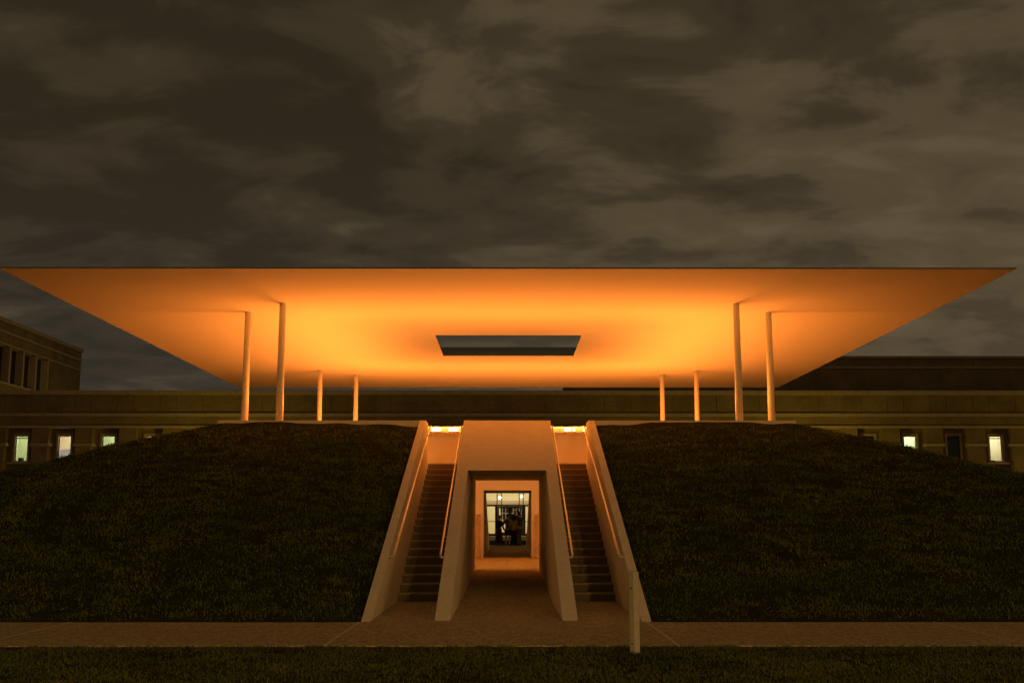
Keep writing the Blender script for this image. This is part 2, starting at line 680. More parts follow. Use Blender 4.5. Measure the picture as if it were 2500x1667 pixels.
r = MB()
b = ring(RX, RY0, RY1, 0) + ring(OX, OY0, OY1, 0)
r.poly(b, [(0, 4, 5, 1), (1, 5, 6, 2), (2, 6, 7, 3), (3, 7, 4, 0)], 0)
t_ = ring(RX, RY0, RY1, 0.035) + ring(3.3, OY0 - 1.1, OY1 + 1.1, 0.46) + ring(OX, OY0, OY1, 0.02)
r.poly(t_, [(0, 1, 5, 4), (1, 2, 6, 5), (2, 3, 7, 6), (3, 0, 4, 7), (4, 5, 9, 8), (5, 6, 10, 9), (6, 7, 11, 10), (7, 4, 8, 11)], 1)
e1 = ring(RX, RY0, RY1, 0) + ring(RX, RY0, RY1, 0.035)
r.poly(e1, [(0, 1, 5, 4), (1, 2, 6, 5), (2, 3, 7, 6), (3, 0, 4, 7)], 2)
e2 = ring(OX, OY0, OY1, 0) + ring(OX, OY0, OY1, 0.02)
r.poly(e2, [(0, 1, 5, 4), (1, 2, 6, 5), (2, 3, 7, 6), (3, 0, 4, 7)], 2)
roof = r.build('roof_slab', [MT['plaster'], MT['rooftop'], MT['edge']], canopy)

cm = MB().tube([(0, 0, 0), (0, 0, (ROOFZ - ZTOP) * 0.5), (0, 0, ROOFZ - ZTOP)], [0.097, 0.089, 0.080], 24)
cmesh = cm.mesh('column', MT['paint'])
cmesh.polygons.foreach_set('use_smooth', [len(p.vertices) == 4 for p in cmesh.polygons])
for x, y in ((-5.80, -6.88), (5.86, -6.88), (-6.97, -5.62), (6.97, -5.62), (-6.97, 6.46), (6.97, 6.46), (-5.80, 7.70), (5.86, 7.70)):
    put('column', cmesh, canopy, (x, y - YC, ZTOP - ROOFZ))

# ------------------------------------------------------------------ terrace: curb, gallery deck, chamber walls, light cove
ter = empty('viewing_terrace', 'concrete viewing terrace sunk into the top of the grass mound', 'terrace', loc=(0, YC, 0))


def tb(name, x0, x1, y0, y1, z0, z1, m='concrete', bevel=0.008):
    return MB().box(x0, x1, y0 - YC, y1 - YC, z0, z1).build(name, MT[m], ter, bevel)


for s in (-1, 1):
    a, b_ = sorted((s * (XSO + 0.003), s * HX))
    tb('curb', a, b_, CURB, -6.60, 2.3, ZTOP)
    a, b_ = sorted((s * 6.40, s * HX))
    tb('curb', a, b_, -6.597, 7.497, 2.3, ZTOP)
tb('curb', -HX, HX, 7.50, BCURB, 2.62, ZTOP)

tb('deck', -6.40, 6.40, -6.05, FRONT - PO - 0.003, ZL, ZD - 0.002, bevel=0)
tb('deck', -6.40, 6.40, REAR + PO + 0.003, 8.29, ZL, ZD - 0.002, bevel=0)
for s in (-1, 1):
    a, b_ = sorted((s * 5.083, s * 6.40))
    tb('deck', a, b_, FRONT - PO, REAR + PO, ZL, ZD - 0.002, bevel=0)
ZP = 3.74
for y0, y1 in ((FRONT - PO, FRONT), (REAR, REAR + PO)):
    for s in (-1, 1):
        a, b_ = sorted((s * XP, s * 5.08))
        tb('chamber_wall', a, b_, y0, y1, -0.1, ZP, 'wall', 0)
    tb('chamber_wall', -XP, XP, y0, y1, ZL, ZP, 'wall', 0)
for s in (-1, 1):
    a, b_ = sorted((s * 4.78, s * 5.08))
    tb('chamber_wall', a, b_, FRONT, REAR, -0.1, ZP, 'wall', 0)
tb('chamber_floor', -4.78, 4.78, FRONT, REAR, -0.1, 0.215, 'path', 0)
# the floor's paving joint
tb('floor_joint', -0.006, 0.006, FRONT, REAR, 0.215, 0.2165, 'step', 0)
tb('deck', -XPO, XPO, -6.90, -6.053, ZL, ZD - 0.003, bevel=0)
# unseen strips added on the chamber's front wall to brighten its far wall
for s in (-1, 1):
    tb('added_wash_strip', s * 2.7 - 1.6, s * 2.7 + 1.6, FRONT + 0.002, FRONT + 0.05, 3.30, 3.34, 'black', 0)
    area_lamp('added_wash_lamp', ter, (s * 2.7, FRONT + 0.06 - YC, 3.29), (math.radians(76), 0, 0), 3.1, 0.03, WASH_WATTS, (1.0, 0.45, 0.12))
# coping and lip of the cove, and the strips in it
tb('coping', -5.12, 5.12, FRONT - PO - 0.04, FRONT - 0.06, ZP, 3.80)
tb('coping', -5.12, 5.12, REAR + 0.06, REAR + PO + 0.04, ZP, 3.80)
tb('cove_lip', -5.0, 5.0, FRONT - 0.057, FRONT + 0.02, ZP, 3.985, 'wall')
tb('cove_lip', -5.0, 5.0, REAR - 0.02, REAR + 0.057, ZP, 3.985, 'wall')
for s in (-1, 1):
    a, b_ = sorted((s * 4.84, s * 5.12))
    tb('coping', a, b_, FRONT - 0.05, REAR + 0.05, ZP, 3.80)
    a, b_ = sorted((s * 4.76, s * 4.837))
    tb('cove_lip', a, b_, FRONT + 0.023, REAR - 0.023, ZP, 3.985, 'wall')
for y in (FRONT - 0.12, REAR + 0.12):
    st = tb('led_strip', -4.9, 4.9, y - 0.03, y + 0.03, 3.80, 3.83, 'black', 0)
    sg = 1 if y < 0 else -1
    area_lamp('cove_lamp', ter, (0, y - YC, 3.935), (math.pi - sg * math.radians(-13), 0, 0), 9.6, 0.05, LED_WATTS, LED)
    area_lamp('cove_lamp', ter, (0, y - YC - sg * 0.08, 3.90), (math.pi - sg * math.radians(-52), 0, 0), 9.6, 0.05, LED_WATTS * 0.92, LED)
for s in (-1, 1):
    st = tb('led_strip', s * 4.93 - 0.03, s * 4.93 + 0.03, -4.8, 4.6, 3.80, 3.83, 'black', 0)
    area_lamp('cove_lamp', ter, (s * 4.93, -0.1 - YC, 3.935), (math.pi, s * math.radians(13), 0), 0.05, 9.2, LED_WATTS, LED)
    area_lamp('cove_lamp', ter, (s * 5.01, -0.1 - YC, 3.90), (math.pi, s * math.radians(52), 0), 0.05, 9.2, LED_WATTS * 1.45, LED)

for sx in (-1, 1):
    for yy, sy in ((FRONT - 0.15, -1), (REAR + 0.15, 1)):
        d = Vector((sx, sy, 1.0)).normalized()
        lo = area_lamp('corner_fill_lamp', ter, (sx * 4.97, yy - YC, 3.98), (0, 0, 0), 1.3, 0.25, LED_CORNER, LED)  # added lamp without a fixture, brightens the ceiling's corners and the columns
        lo.rotation_euler = (-d).to_track_quat('Z', 'Y').to_euler()

# ------------------------------------------------------------------ the passage through the mound
def passage(name, label, mirror):
    o = empty(name, label, 'passage', loc=(0, FOOT if not mirror else BFOOT, 0))
    base = o.location.y

    def pr(prof):
        if not mirror:
            return [(y - base, z) for y, z in prof]
        return [((FOOT - y), z) for y, z in reversed(prof)]      # mirrored front to back

    yl = FOOT + ZL / S
    if mirror:
        pr_ = lambda prof: [(y - base, z) for y, z in prof]
        for s in (-1, 1):
            a, b_ = sorted((s * XP, s * XPO))
            MB().prism(pr_([(REAR + PO + 0.003, -0.05), (18.7, -0.05), (18.7, 0.22), (9.3, 2.60), (9.3, 3.55), (8.0, ZTOP), (7.0, ZTOP), (7.0, ZL), (REAR + PO + 0.003, ZL)]), a, b_).build('side_wall', MT['concrete'], o, 0.006)
        MB().prism(pr_([(8.303, ZL), (9.3, ZL), (9.3, 3.55), (8.303, 3.90)]), -XP, XP).build('lintel', MT['concrete'], o)
        return o
    side = [(FOOT, -0.05), (FRONT - PO - 0.003, -0.05), (FRONT - PO - 0.003, ZL - 0.002), (-6.9, ZL - 0.002), (-6.9, ZTOP), (CURB, ZTOP), (FOOT, 0.0)]
    for s in (-1, 1):
        a, b_ = sorted((s * XP, s * XPO))
        MB().prism(pr(side), a, b_).build('side_wall', MT['concrete'], o, 0.006)
    MB().prism(pr([(yl, ZL), (-6.9, ZL), (-6.9, ZTOP), (CURB, ZTOP)]), -XP, XP).build('lintel', MT['concrete'], o)
    return o


passage('passage_block', 'sloping concrete block with a rectangular passage between the two stairs', False)
passage('rear_passage_block', 'far concrete passage mouth seen through the chamber behind the people', True)

# ------------------------------------------------------------------ two flights of stairs
NST, RIS, TRD, SY = 19, 0.154, 0.43, -14.2
sm = MB()
wd = XS - XPO
sm.box(0.0015, wd - 0.0015, 0.0, TRD + 0.04, -0.02, RIS, 0)
sm.box(0.003, wd - 0.003, -0.014, 0.045, RIS - 0.028, RIS + 0.003, 1)
stepmesh = sm.mesh('step', [MT['step'], MT['nosing']])
for s in (-1, 1):
    nm = 'left of' if s < 0 else 'right of'
    stc = empty('staircase', 'dark aggregate stair with sloping concrete cheek wall %s the passage' % nm, 'stair',
                'stairs flanking the passage', loc=(s * (XPO + XS) / 2, SY, 0))
    for k in range(NST):
        put('step', stepmesh, stc, (-wd / 2, k * TRD, k * RIS + 0.006))
    prof = [(FOOT - SY, -0.05), (-6.60 - SY, -0.05), (-6.60 - SY, ZTOP), (CURB - SY, ZTOP), (FOOT - SY, 0.0)]
    c = s * (XPO + XS) / 2
    a, b_ = sorted((s * XS - c, s * XSO - c))
    MB().prism(prof, a, b_).build('cheek_wall', MT['concrete'], stc, 0.006)

# ------------------------------------------------------------------ handrails
def rail(s, inner):
    side = 'left' if s < 0 else 'right'
    lab = ('steel handrail along the %s side of the passage block' if inner else 'steel handrail on the inner face of the %s cheek wall') % side
    x = s * (XPO + 0.062 if inner else XS - 0.085)
    back = s * (XPO + 0.004 if inner else XS - 0.004)
    y0, z0, y1, z1 = -15.95, 0.90, -7.05, 3.84
    o = empty('handrail', lab, 'handrail', 'stair handrails', loc=(x, y0, z0))
    dx = back - x
    dy, dz = y1 - y0, z1 - z0
    pts = [(dx, -0.02, -0.035), (dx * 0.35, -0.025, -0.035), (dx * 0.08, -0.01, -0.02), (0, 0.03, 0.015),
           (0, dy * 0.5, dz * 0.5), (0, dy, dz), (0, dy + 0.06, dz + 0.005), (0, dy + 0.32, dz + 0.005)]
    MB().tube(pts, 0.019, 12).build('rail', MT['steel'], o, smooth=True)
    for f in (0.12, 0.37, 0.62, 0.87):
        br = MB().tube([(0, dy * f, dz * f - 0.012), (dx * 0.4, dy * f, dz * f - 0.055), (dx, dy * f, dz * f - 0.06)], 0.009, 8)
        br.build('bracket', MT['steel'], o, smooth=True)
    if inner:
        MB().box(-0.012, 0.012, dy + 0.30, dy + 0.325, ZD - z0, dz + 0.01).build('end_post', MT['steel'], o)


for s in (-1, 1):
    rail(s, False)
    rail(s, True)

# ------------------------------------------------------------------ floodlights in the cove behind the stairs
def flood(x, w, label):
    o = empty('floodlight', label, 'floodlight', 'cove floodlights', loc=(x, FRONT - 0.21, 3.80))
    h = w / 2
    hb = MB().poly([(-h, -0.045, 0.022), (h, -0.045, 0.022), (h, 0.05, 0.022), (-h, 0.05, 0.022),
                    (-h, -0.045, 0.05), (h, -0.045, 0.05), (h, 0.05, 0.115), (-h, 0.05, 0.115)],
                   [(0, 3, 2, 1), (4, 5, 6, 7), (0, 1, 5, 4), (1, 2, 6, 5), (2, 3, 7, 6), (3, 0, 4, 7)])
    hb.build('housing', MT['black'], o)
    MB().poly([(-h + .008, -0.050, 0.052), (h - .008, -0.050, 0.052), (h - .008, 0.045, 0.135), (-h + .008, 0.045, 0.135),
               (-h + .008, -0.055, 0.120), (h - .008, -0.055, 0.120), (h - .008, 0.035, 0.150), (-h + .008, 0.035, 0.150)],
              [(0, 3, 2, 1), (4, 5, 6, 7), (0, 1, 5, 4), (1, 2, 6, 5), (2, 3, 7, 6), (3, 0, 4, 7)]).build('lens', MT['lens'], o)
    if w > 0.12:
        for s in (-1, 1):
            MB().box(s * h * 0.7 - 0.012, s * h * 0.7 + 0.012, -0.03, 0.03, 0, 0.024).build('foot', MT['black'], o)
    else:
        MB().box(-0.012, 0.012, -0.03, 0.03, 0, 0.024).build('foot', MT['black'], o)


flood(-1.90, 0.25, 'bright floodlight beside the cheek wall above the left stair')
flood(-1.44, 0.27, 'wide bright floodlight in the middle above the left stair')
flood(-1.16, 0.08, 'small floodlight beside the passage block above the left stair')
flood(1.16, 0.08, 'small floodlight beside the passage block above the right stair')
flood(1.615, 0.18, 'wide bright floodlight in the middle above the right stair')
flood(1.785, 0.07, 'small round-looking floodlight just right of the wide one above the right stair')
flood(2.06, 0.08, 'small floodlight tucked against the cheek wall above the right stair')

# ------------------------------------------------------------------ granite benches along the far wall of the chamber
for s in (-1, 1):
    o = empty('stone_bench', 'high-backed granite bench %s of the far passage inside the chamber' % ('left' if s < 0 else 'right'),
              'bench', 'granite benches', loc=(s * 2.9, REAR, 0.217))
    x0, x1 = sorted((s * (XP + 0.10) - s * 2.9, s * 4.7 - s * 2.9))
    n = 4
    for k in range(n):
        a = x0 + (x1 - x0) * k / n + 0.004
        c = x0 + (x1 - x0) * (k + 1) / n - 0.004
        MB().prism([(-0.30, 0.45), (-0.002, 0.45), (-0.002, 1.50), (-0.13, 1.50)], a, c).build('back_panel', MT['granite'], o, 0.006)
        MB().box(a, c, -0.62, -0.002, 0, 0.448).build('seat_block', MT['granite'], o, 0.006)

# ------------------------------------------------------------------ marker post in the lawn
po = empty('marker_post', 'pale square post standing in the lawn before the right cheek wall', 'post', loc=(1.475, -22.62, -0.02), rz=math.radians(37))
w = 0.041
pb = MB().box(-w, w, -w, w, -0.3, 0.0).poly([], [])
pb = MB()
pb.poly([(-w, -w, -0.3), (w, -w, -0.3), (w, w, -0.3), (-w, w, -0.3), (-w - .004, -w, 0.925), (w - .004, -w, 0.925), (w - .004, w, 0.935), (-w - .004, w, 0.935)],
        [(0, 3, 2, 1), (4, 5, 6, 7), (0, 1, 5, 4), (1, 2, 6, 5), (2, 3, 7, 6), (3, 0, 4, 7)])
pb.build('post_shaft', MT['postwood'], po, 0.006)
MB().tube([(-w - 0.004, 0, 0.74), (-w - 0.008, 0, 0.74)], 0.012, 10).build('bolt', MT['black'], po)
MB().tube([(-w - 0.0005, 0, 0.12), (-w - 0.006, 0, 0.12)], 0.010, 10).build('bolt', MT['black'], po)

# ------------------------------------------------------------------ the long music building behind
FY = 44.0
WY = FY + 0.62
low = empty('music_building', 'long low brick building with pale stone bands and lit windows behind the mound', 'building', loc=(0, FY, 0))


def lb(name, x0, x1, y0, y1, z0, z1, m, parent=None, bevel=0.0):
    return MB().box(x0, x1, y0 - FY, y1 - FY, z0, z1).build(name, MT[m], parent or low, bevel)


XL, XR = -62, 62
BAY = 2.97
lb('cornice', XL, XR, FY - 0.22, FY + 0.6, 10.13, 10.43, 'stone', bevel=0.02)
lb('roof', XL, XR, FY + 0.6, FY + 9.5, 9.9, 10.2, 'rooftop')
lb('stone_band', XL, XR, FY - 0.10, FY + 0.6, 8.64, 8.86, 'stone', bevel=0.015)
lb('stone_band', XL, XR, FY - 0.10, FY + 0.95, 7.83, 8.00, 'stone', bevel=0.015)
lb('frieze', XL, XR, FY, FY + 0.8, 8.00, 8.64, 'brick')
lb('backing_wall', XL, XR, FY + 0.05, FY + 0.6, 8.86, 10.13, 'brick')
# brick parapet panels, wide and narrow in turn, with open joints between
wide = MB().box(0.014, 1.84 - 0.014, 0, 0.06, 8.862, 10.128).mesh('brick_panel', MT['brick'])
narrow = MB().box(0.014, 1.13 - 0.014, 0, 0.06, 8.862, 10.128).mesh('brick_panel', MT['brick'])
wins_left = [(-33.79, 'lit'), (-30.80, 'blind'), (-27.77, 'lit2'), (-24.75, 'sliver')]
wins_right = [(25.1, 'dark'), (28.02, 'lit3'), (31.02, 'dark'), (33.98, 'lit4')]
centres = [c for c, _ in wins_left + wins_right]
kinds = dict(wins_left + wins_right)
# further bays, out of the frame and behind the mound
allc = dict(kinds)
for k in range(1, 9):
    allc[-33.79 - BAY * k] = 'plain'
    allc[33.98 + BAY * k] = 'plain'
for k in range(1, 6):
    allc[-24.75 + BAY * k] = 'plain'
    allc[25.1 - BAY * k] = 'plain'
x = XL + 0.4
while x < XR - 3:
    if (x - 25.1 + 100 * BAY) % BAY < 0:
        pass
    put('brick_panel', wide, low, (x, 0, 0))
    put('brick_panel', narrow, low, (x + 1.84, 0, 0))
    x += BAY

WZ0, WZ1, WW = 5.57, 7.33, 0.43            # pane: sill, head, half width


def wall_open(mb, x0, x1, z0, z1, y0, y1, opens):
    """boxes round a row of rectangular openings (x0, x1, z0, z1)"""
    opens = sorted(opens)
    x = x0
    for (a, b, c, d) in opens:
        if a > x:
            mb.box(x, a, y0, y1, z0, z1)
        if c > z0:
            mb.box(a, b, y0, y1, z0, c)
        if d < z1:
            mb.box(a, b, y0, y1, d, z1)
        x = b
    if x < x1:
        mb.box(x, x1, y0, y1, z0, z1)


EX0, EX1, EZ0, EZ1 = -2.05, 2.25, 0.0, 3.62
ops = [(c - WW - 0.13, c + WW + 0.13, WZ0 - 0.02, WZ1 + 0.17) for c in kinds] + [(EX0, EX1, EZ0, EZ1)]
wm = MB()
wall_open(wm, XL, XR, -0.2, 7.83, WY - FY, WY - FY + 0.3, ops)
wm.build('window_wall', MT['brick'], low)
back = lb('rear_wall', XL, XR, FY + 9.2, FY + 9.5, -0.2, 9.9, 'brick')
for s in (XL, XR - 0.3):
    lb('end_wall', s, s + 0.3, FY + 0.72, FY + 9.2, -0.2, 9.9, 'brick')

# piers between the windows
pu = MB().box(-0.60, 0.60, 0, 0.618, 6.78, 7.828).mesh('pier', MT['brick'])
pc = MB().box(-0.67, 0.67, -0.09, 0.618, 6.57, 6.778).mesh('pier_cap', MT['stone'], 0.015)
pl = MB().poly([(-0.60, -0.03, 0), (0.60, -0.03, 0), (0.60, 0.618, 0), (-0.60, 0.618, 0), (-0.53, -0.03, 6.57), (0.53, -0.03, 6.57), (0.53, 0.618, 6.57), (-0.53, 0.618, 6.57)],
               [(0, 3, 2, 1), (4, 5, 6, 7), (0, 1, 5, 4), (1, 2, 6, 5), (2, 3, 7, 6), (3, 0, 4, 7)]).mesh('pier_base', MT['brick'])
sl = MB().box(-0.86, 0.86, 0.14, 0.615, 5.36, 5.48).mesh('sill_band', MT['stone'], 0.012)
for c in sorted(allc):
    if c < 0:
        xs_ = c + BAY / 2
    else:
        xs_ = c - BAY / 2
    put('pier', pu, low, (xs_, 0, 0))
    put('pier_cap', pc, low, (xs_, 0, 0))
    put('pier_base', pl, low, (xs_, 0, 0))
    put('sill_band', sl, low, (c, 0, 0))

# windows
fm = MB()
fm.box(-WW - 0.15, -WW + 0.0, -0.10, 0.12, WZ0, WZ1 + 0.18)
fm.box(WW, WW + 0.15, -0.10, 0.12, WZ0, WZ1 + 0.18)
fm.box(-WW + 0.001, WW - 0.001, -0.10, 0.12, WZ1, WZ1 + 0.18)
fm.box(-WW - 0.15, WW + 0.15, -0.12, 0.14, WZ0 - 0.12, WZ0 - 0.001)
frame_mesh = fm.mesh('surround', MT['stone'], 0.008)
sm_ = MB()
for a, b_, c, d in ((-WW, -WW + 0.045, WZ0, WZ1), (WW - 0.045, WW, WZ0, WZ1), (-WW + 0.046, WW - 0.046, WZ0, WZ0 + 0.045), (-WW + 0.046, WW - 0.046, WZ1 - 0.045, WZ1)):
    sm_.box(a, b_, 0.04, 0.09, c, d)
sash_mesh = sm_.mesh('sash', MT['bronze'])
sb = MB()
sb.box(-WW + 0.046, WW - 0.046, 0.04, 0.09, WZ1 - 0.19, WZ1 - 0.13)
bar_mesh = sb.mesh('sash_bar', MT['bronze'])
pane_clear = MB().box(-WW + 0.046, WW - 0.046, 0.06, 0.066, WZ0 + 0.046, WZ1 - 0.046).mesh('pane', MT['glass'])
pane_dark = MB().box(-WW + 0.046, WW - 0.046, 0.06, 0.066, WZ0 + 0.046, WZ1 - 0.046).mesh('pane', MT['darkpane'])


def room_mesh(mname):
    q = MB()
    x0, x1, y0, y1, z0, z1 = -1.3, 1.3, 0.31, 2.6, WZ0 - 0.9, WZ1 + 0.5
    q.box(x0, x1, y1, y1 + 0.05, z0, z1)
    q.box(x0 - 0.05, x0, y0, y1, z0, z1)
    q.box(x1, x1 + 0.05, y0, y1, z0, z1)
    q.box(x0, x1, y0, y1, z0 - 0.05, z0)
    q.box(x0, x1, y0, y1, z1, z1 + 0.05)
    return q.mesh('room', MT[mname])


BLIND = bpy.data.materials.new('translucent_blind')
BLIND.use_nodes = True
_t = BLIND.node_tree
_t.nodes.clear()
_a, _b2, _m, _o = N(_t, 'ShaderNodeBsdfDiffuse'), N(_t, 'ShaderNodeBsdfTranslucent'), N(_t, 'ShaderNodeMixShader'), N(_t, 'ShaderNodeOutputMaterial')
_a.inputs[0].default_value = _b2.inputs[0].default_value = (0.85, 0.84, 0.90, 1)
L(_t, _a.outputs[0], _m.inputs[1])
L(_t, _b2.outputs[0], _m.inputs[2])
L(_t, _m.outputs[0], _o.inputs[0])
rooms = {'roomwall': room_mesh('roomwall'), 'roomwarm': room_mesh('roomwarm')}
for c, kd in sorted(kinds.items()):
    wn = bpy.data.objects.new('window', None)
    COL.objects.link(wn)
    wn.parent = low
    wn.location = (c, WY - FY, 0)
    put('surround', frame_mesh, wn)
    put('sash', sash_mesh, wn)
    if kd in ('lit4', 'dark', 'lit'):
        put('sash_bar', bar_mesh, wn)
    put('pane', pane_dark if kd == 'dark' else pane_clear, wn)
    if kd == 'dark':
        wn['label'] = 'unlit dark window'
        continue
    put('room', rooms['roomwarm' if kd in ('blind', 'lit4') else 'roomwall'], wn)
    colr = {'lit': (0.92, 1.0, 0.62), 'blind': (1.0, 0.90, 0.62), 'lit2': (0.85, 1.0, 0.62), 'sliver': (1.0, 0.9, 0.8),
            'lit3': (0.92, 1.0, 0.80), 'lit4': (1.0, 0.98, 0.80)}[kd]
    point_lamp('room_lamp', wn, (0.35, 1.25, WZ1 + 0.25), ROOM_WATTS * {'lit': 0.8, 'blind': .7, 'lit2': .75, 'lit4': 1.1}.get(kd, 1.0), colr, 0.12)
    if kd == 'blind':
        MB().box(-WW + 0.05, WW - 0.05, 0.12, 0.122, WZ0, WZ0 + 0.82).build('blind', BLIND, wn)
        point_lamp('blind_backlight', wn, (0, 0.55, WZ0 + 0.35), 30, (0.90, 0.88, 1.0), 0.1)  # unseen lamp added to make the blind bright from behind
    if kd in ('lit', 'lit2', 'lit3'):
        zz = {'lit': 0.75, 'lit2': 1.45, 'lit3': 1.45}[kd]
        MB().box(-0.14 + (0.35 if kd == 'lit2' else 0), -0.06 + (0.35 if kd == 'lit2' else 0), 2.56, 2.599, WZ0 + zz, WZ0 + zz + 0.12).build('wall_switch', MT['black'], wn)
    if kd == 'lit':
        MB().box(-0.40, -0.15, 0.5, 0.9, WZ0 - 0.9, WZ0 + 0.28).build('chair_back', MT['black'], wn, 0.03)
    if kd == 'lit4':
        MB().box(-0.43, -0.22, 0.4, 0.8, WZ0 - 0.9, WZ0 + 0.22).box(-0.215, 0.05, 0.4, 0.7, WZ0 - 0.9, WZ0 + 0.10).build('stacked_boxes', MT['black'], wn, 0.01)

# entrance: lobby, glazed screen and doors
lobz = 0.47
lobby = MB()
lobby.box(-3.2, 3.4, 7.0, 7.1, lobz, 4.2)
lobby.box(-3.3, -3.2, 0.73, 7.0, lobz, 4.2)
lobby.box(3.4, 3.5, 0.73, 7.0, lobz, 4.2)
lobby.box(-3.2, 3.4, 0.73, 7.0, 4.2, 4.3)
lobby_o = lobby.build('lobby', MT['roomwarm'], low)
MB().box(-3.2, 3.4, -1.2, 7.0, 0.0, lobz).build('entrance_floor', MT['concrete'], low, 0.01)
MB().box(-3.2, 3.4, 6.90, 6.997, 2.75, 2.98).build('wall_band', MT['granite'], lobby_o)
for xx in (-1.9, 2.1):
    MB().box(xx - 0.75, xx + 0.75, 1.6, 1.72, 4.12, 4.197).build('ceiling_light', MT['tube'], lobby_o)
area_lamp('lobby_lamp', lobby_o, (0.1, 3.8, 4.15), (0, 0, 0), 5, 5, 205, (1.0, 0.82, 0.50))
# dark gridded inner window on the lobby's back wall
idr = MB().box(-0.55, 1.0, 6.93, 6.996, 1.55, 2.55).build('inner_window', MT['darkpane'], lobby_o)
ig = MB()
for xx in (-0.40, -0.16, 0.08, 0.40, 0.64, 0.86):
    ig.box(xx - 0.02, xx + 0.02, 6.88, 6.928, 1.55, 2.55)
for zz in (1.58, 2.05):
    ig.box(-0.55, 1.0, 6.86, 6.879, zz - 0.025, zz + 0.025)
ig.build('window_grille', MT['stone'], lobby_o)
# wall pictures/radiator-like low strip that glows warm by the floor is the lobby's pale skirting
MB().box(-3.19, -0.56, 6.92, 6.996, lobz, lobz + 0.4).box(1.01, 3.39, 6.92, 6.996, lobz, lobz + 0.4).build('skirting', MT['roomwarm'], lobby_o)

scr = bpy.data.objects.new('entrance_screen', None)
COL.objects.link(scr)
scr.parent = low
scr.location = (0, WY - FY + 0.1, 0)
fr = MB()
TZ = 2.55
for a, b_ in ((EX0, EX0 + 0.08), (EX1 - 0.08, EX1)):
    fr.box(a, b_, 0, 0.12, lobz, EZ1)
fr.box(EX0 + 0.081, EX1 - 0.081, 0, 0.12, EZ1 - 0.08, EZ1)
fr.box(EX0 + 0.081, EX1 - 0.081, 0.0, 0.12, TZ - 0.07, TZ + 0.05)
for xx in (-0.745, -0.44, 0.785, 1.06):
    fr.box(xx - 0.03, xx + 0.03, 0, 0.12, TZ + 0.051, EZ1 - 0.081)
for xx in (-0.80, 1.13):
    fr.box(xx - 0.085, xx + 0.085, -0.02, 0.14, lobz, TZ - 0.071)
fr.box(-1.97, -0.886, 0.02, 0.10, lobz, lobz + 0.16)
fr.box(1.216, 2.169, 0.02, 0.10, lobz, lobz + 0.16)
fr.box(-1.97, -0.886, 0.03, 0.09, 1.43, 1.475)
fr.box(1.216, 2.169, 0.03, 0.09, 1.43, 1.475)
fr.build('screen_frame', MT['bronze'], scr)
for a, b_, c, d in ((-1.97, -0.776, TZ + .05, EZ1 - .08), (-0.714, -0.471, TZ + .05, EZ1 - .08), (-0.409, 0.754, TZ + .05, EZ1 - .08), (0.816, 1.029, TZ + .05, EZ1 - .08),
                    (1.091, 2.169, TZ + .05, EZ1 - .08), (-1.97, -0.886, lobz + 0.16, TZ - .07), (1.216, 2.169, lobz + 0.16, TZ - .07)):
    MB().box(a, b_, 0.055, 0.061, c, d).build('pane', MT['glass'], scr)
for a, b_ in ((-0.712, 0.150), (0.156, 1.042)):
    dr = bpy.data.objects.new('door', None)
    COL.objects.link(dr)
    dr.parent = low
    dr.location = (0, WY - FY + 0.1, 0)
    f = MB()
    f.box(a, a + 0.10, 0.02, 0.07, lobz + 0.01, TZ - 0.08)
    f.box(b_ - 0.10, b_, 0.02, 0.07, lobz + 0.01, TZ - 0.08)
    f.box(a + 0.101, b_ - 0.101, 0.02, 0.07, TZ - 0.19, TZ - 0.08)
    f.box(a + 0.101, b_ - 0.101, 0.02, 0.07, lobz + 0.01, lobz + 0.25)
    f.build('door_frame', MT['bronze'], dr)
    MB().box(a + 0.10, b_ - 0.10, 0.042, 0.048, lobz + 0.25, TZ - 0.19).build('pane', MT['glass'], dr)
    MB().tube([(a + 0.12, -0.04, 1.45), (b_ - 0.12, -0.04, 1.45)], 0.018, 8).build('push_bar', MT['steel'], dr)


def pendant(x, y, z, label):
    o = empty('pendant_lamp', label, 'lamp', 'lobby lamps', loc=(x, y, z))
    MB().ball((0, 0, 0), 0.095).build('globe', MT['globe'], o, smooth=True)
    MB().tube([(0, 0, 0.12), (0, 0, 4.2 - z)], 0.012, 6).build('rod', MT['bronze'], o)


pendant(-0.58, 47.0, 3.13, 'left of two round white lamps hanging in the lobby')
pendant(0.97, 47.0, 3.22, 'right of two round white lamps hanging in the lobby')

# ------------------------------------------------------------------ taller hall at the right and tower wing at the left
hall = empty('concert_hall', 'taller dark brick hall rising behind the low building on the right', 'building', loc=(40, 60, 0))


def hb_(name, x0, x1, y0, y1, z0, z1, m, bevel=0.0):
    return MB().box(x0 - 40, x1 - 40, y0 - 60, y1 - 60, z0, z1).build(name, MT[m], hall, bevel)


hb_('wall', 5.5, 95, 60, 80, -0.2, 14.94, 'brick')
hb_('cornice', 5.3, 95.2, 59.8, 80, 14.942, 15.14, 'stone', 0.02)
hb_('stone_band', 5.4, 95.1, 59.9, 59.998, 14.09, 14.25, 'stone')
for k in range(14):
    xx = 8 + k * 6.2
    hb_('brick_panel', xx, xx + 6.15, 59.95, 59.997, 14.26, 14.93, 'brick')

twr = empty('tower_wing', 'tall brick wing with deep narrow windows at the left behind the low building', 'building', loc=(-41, 55, 0))
TX = -41.0


def tw(name, d0, d1, y0, y1, z0, z1, m, bevel=0.0):
    """d0..d1: depth behind the face (positive goes into the wing)"""
    return MB().box(-d1, -d0, y0 - 55, y1 - 55, z0, z1).build(name, MT[m], twr, bevel)


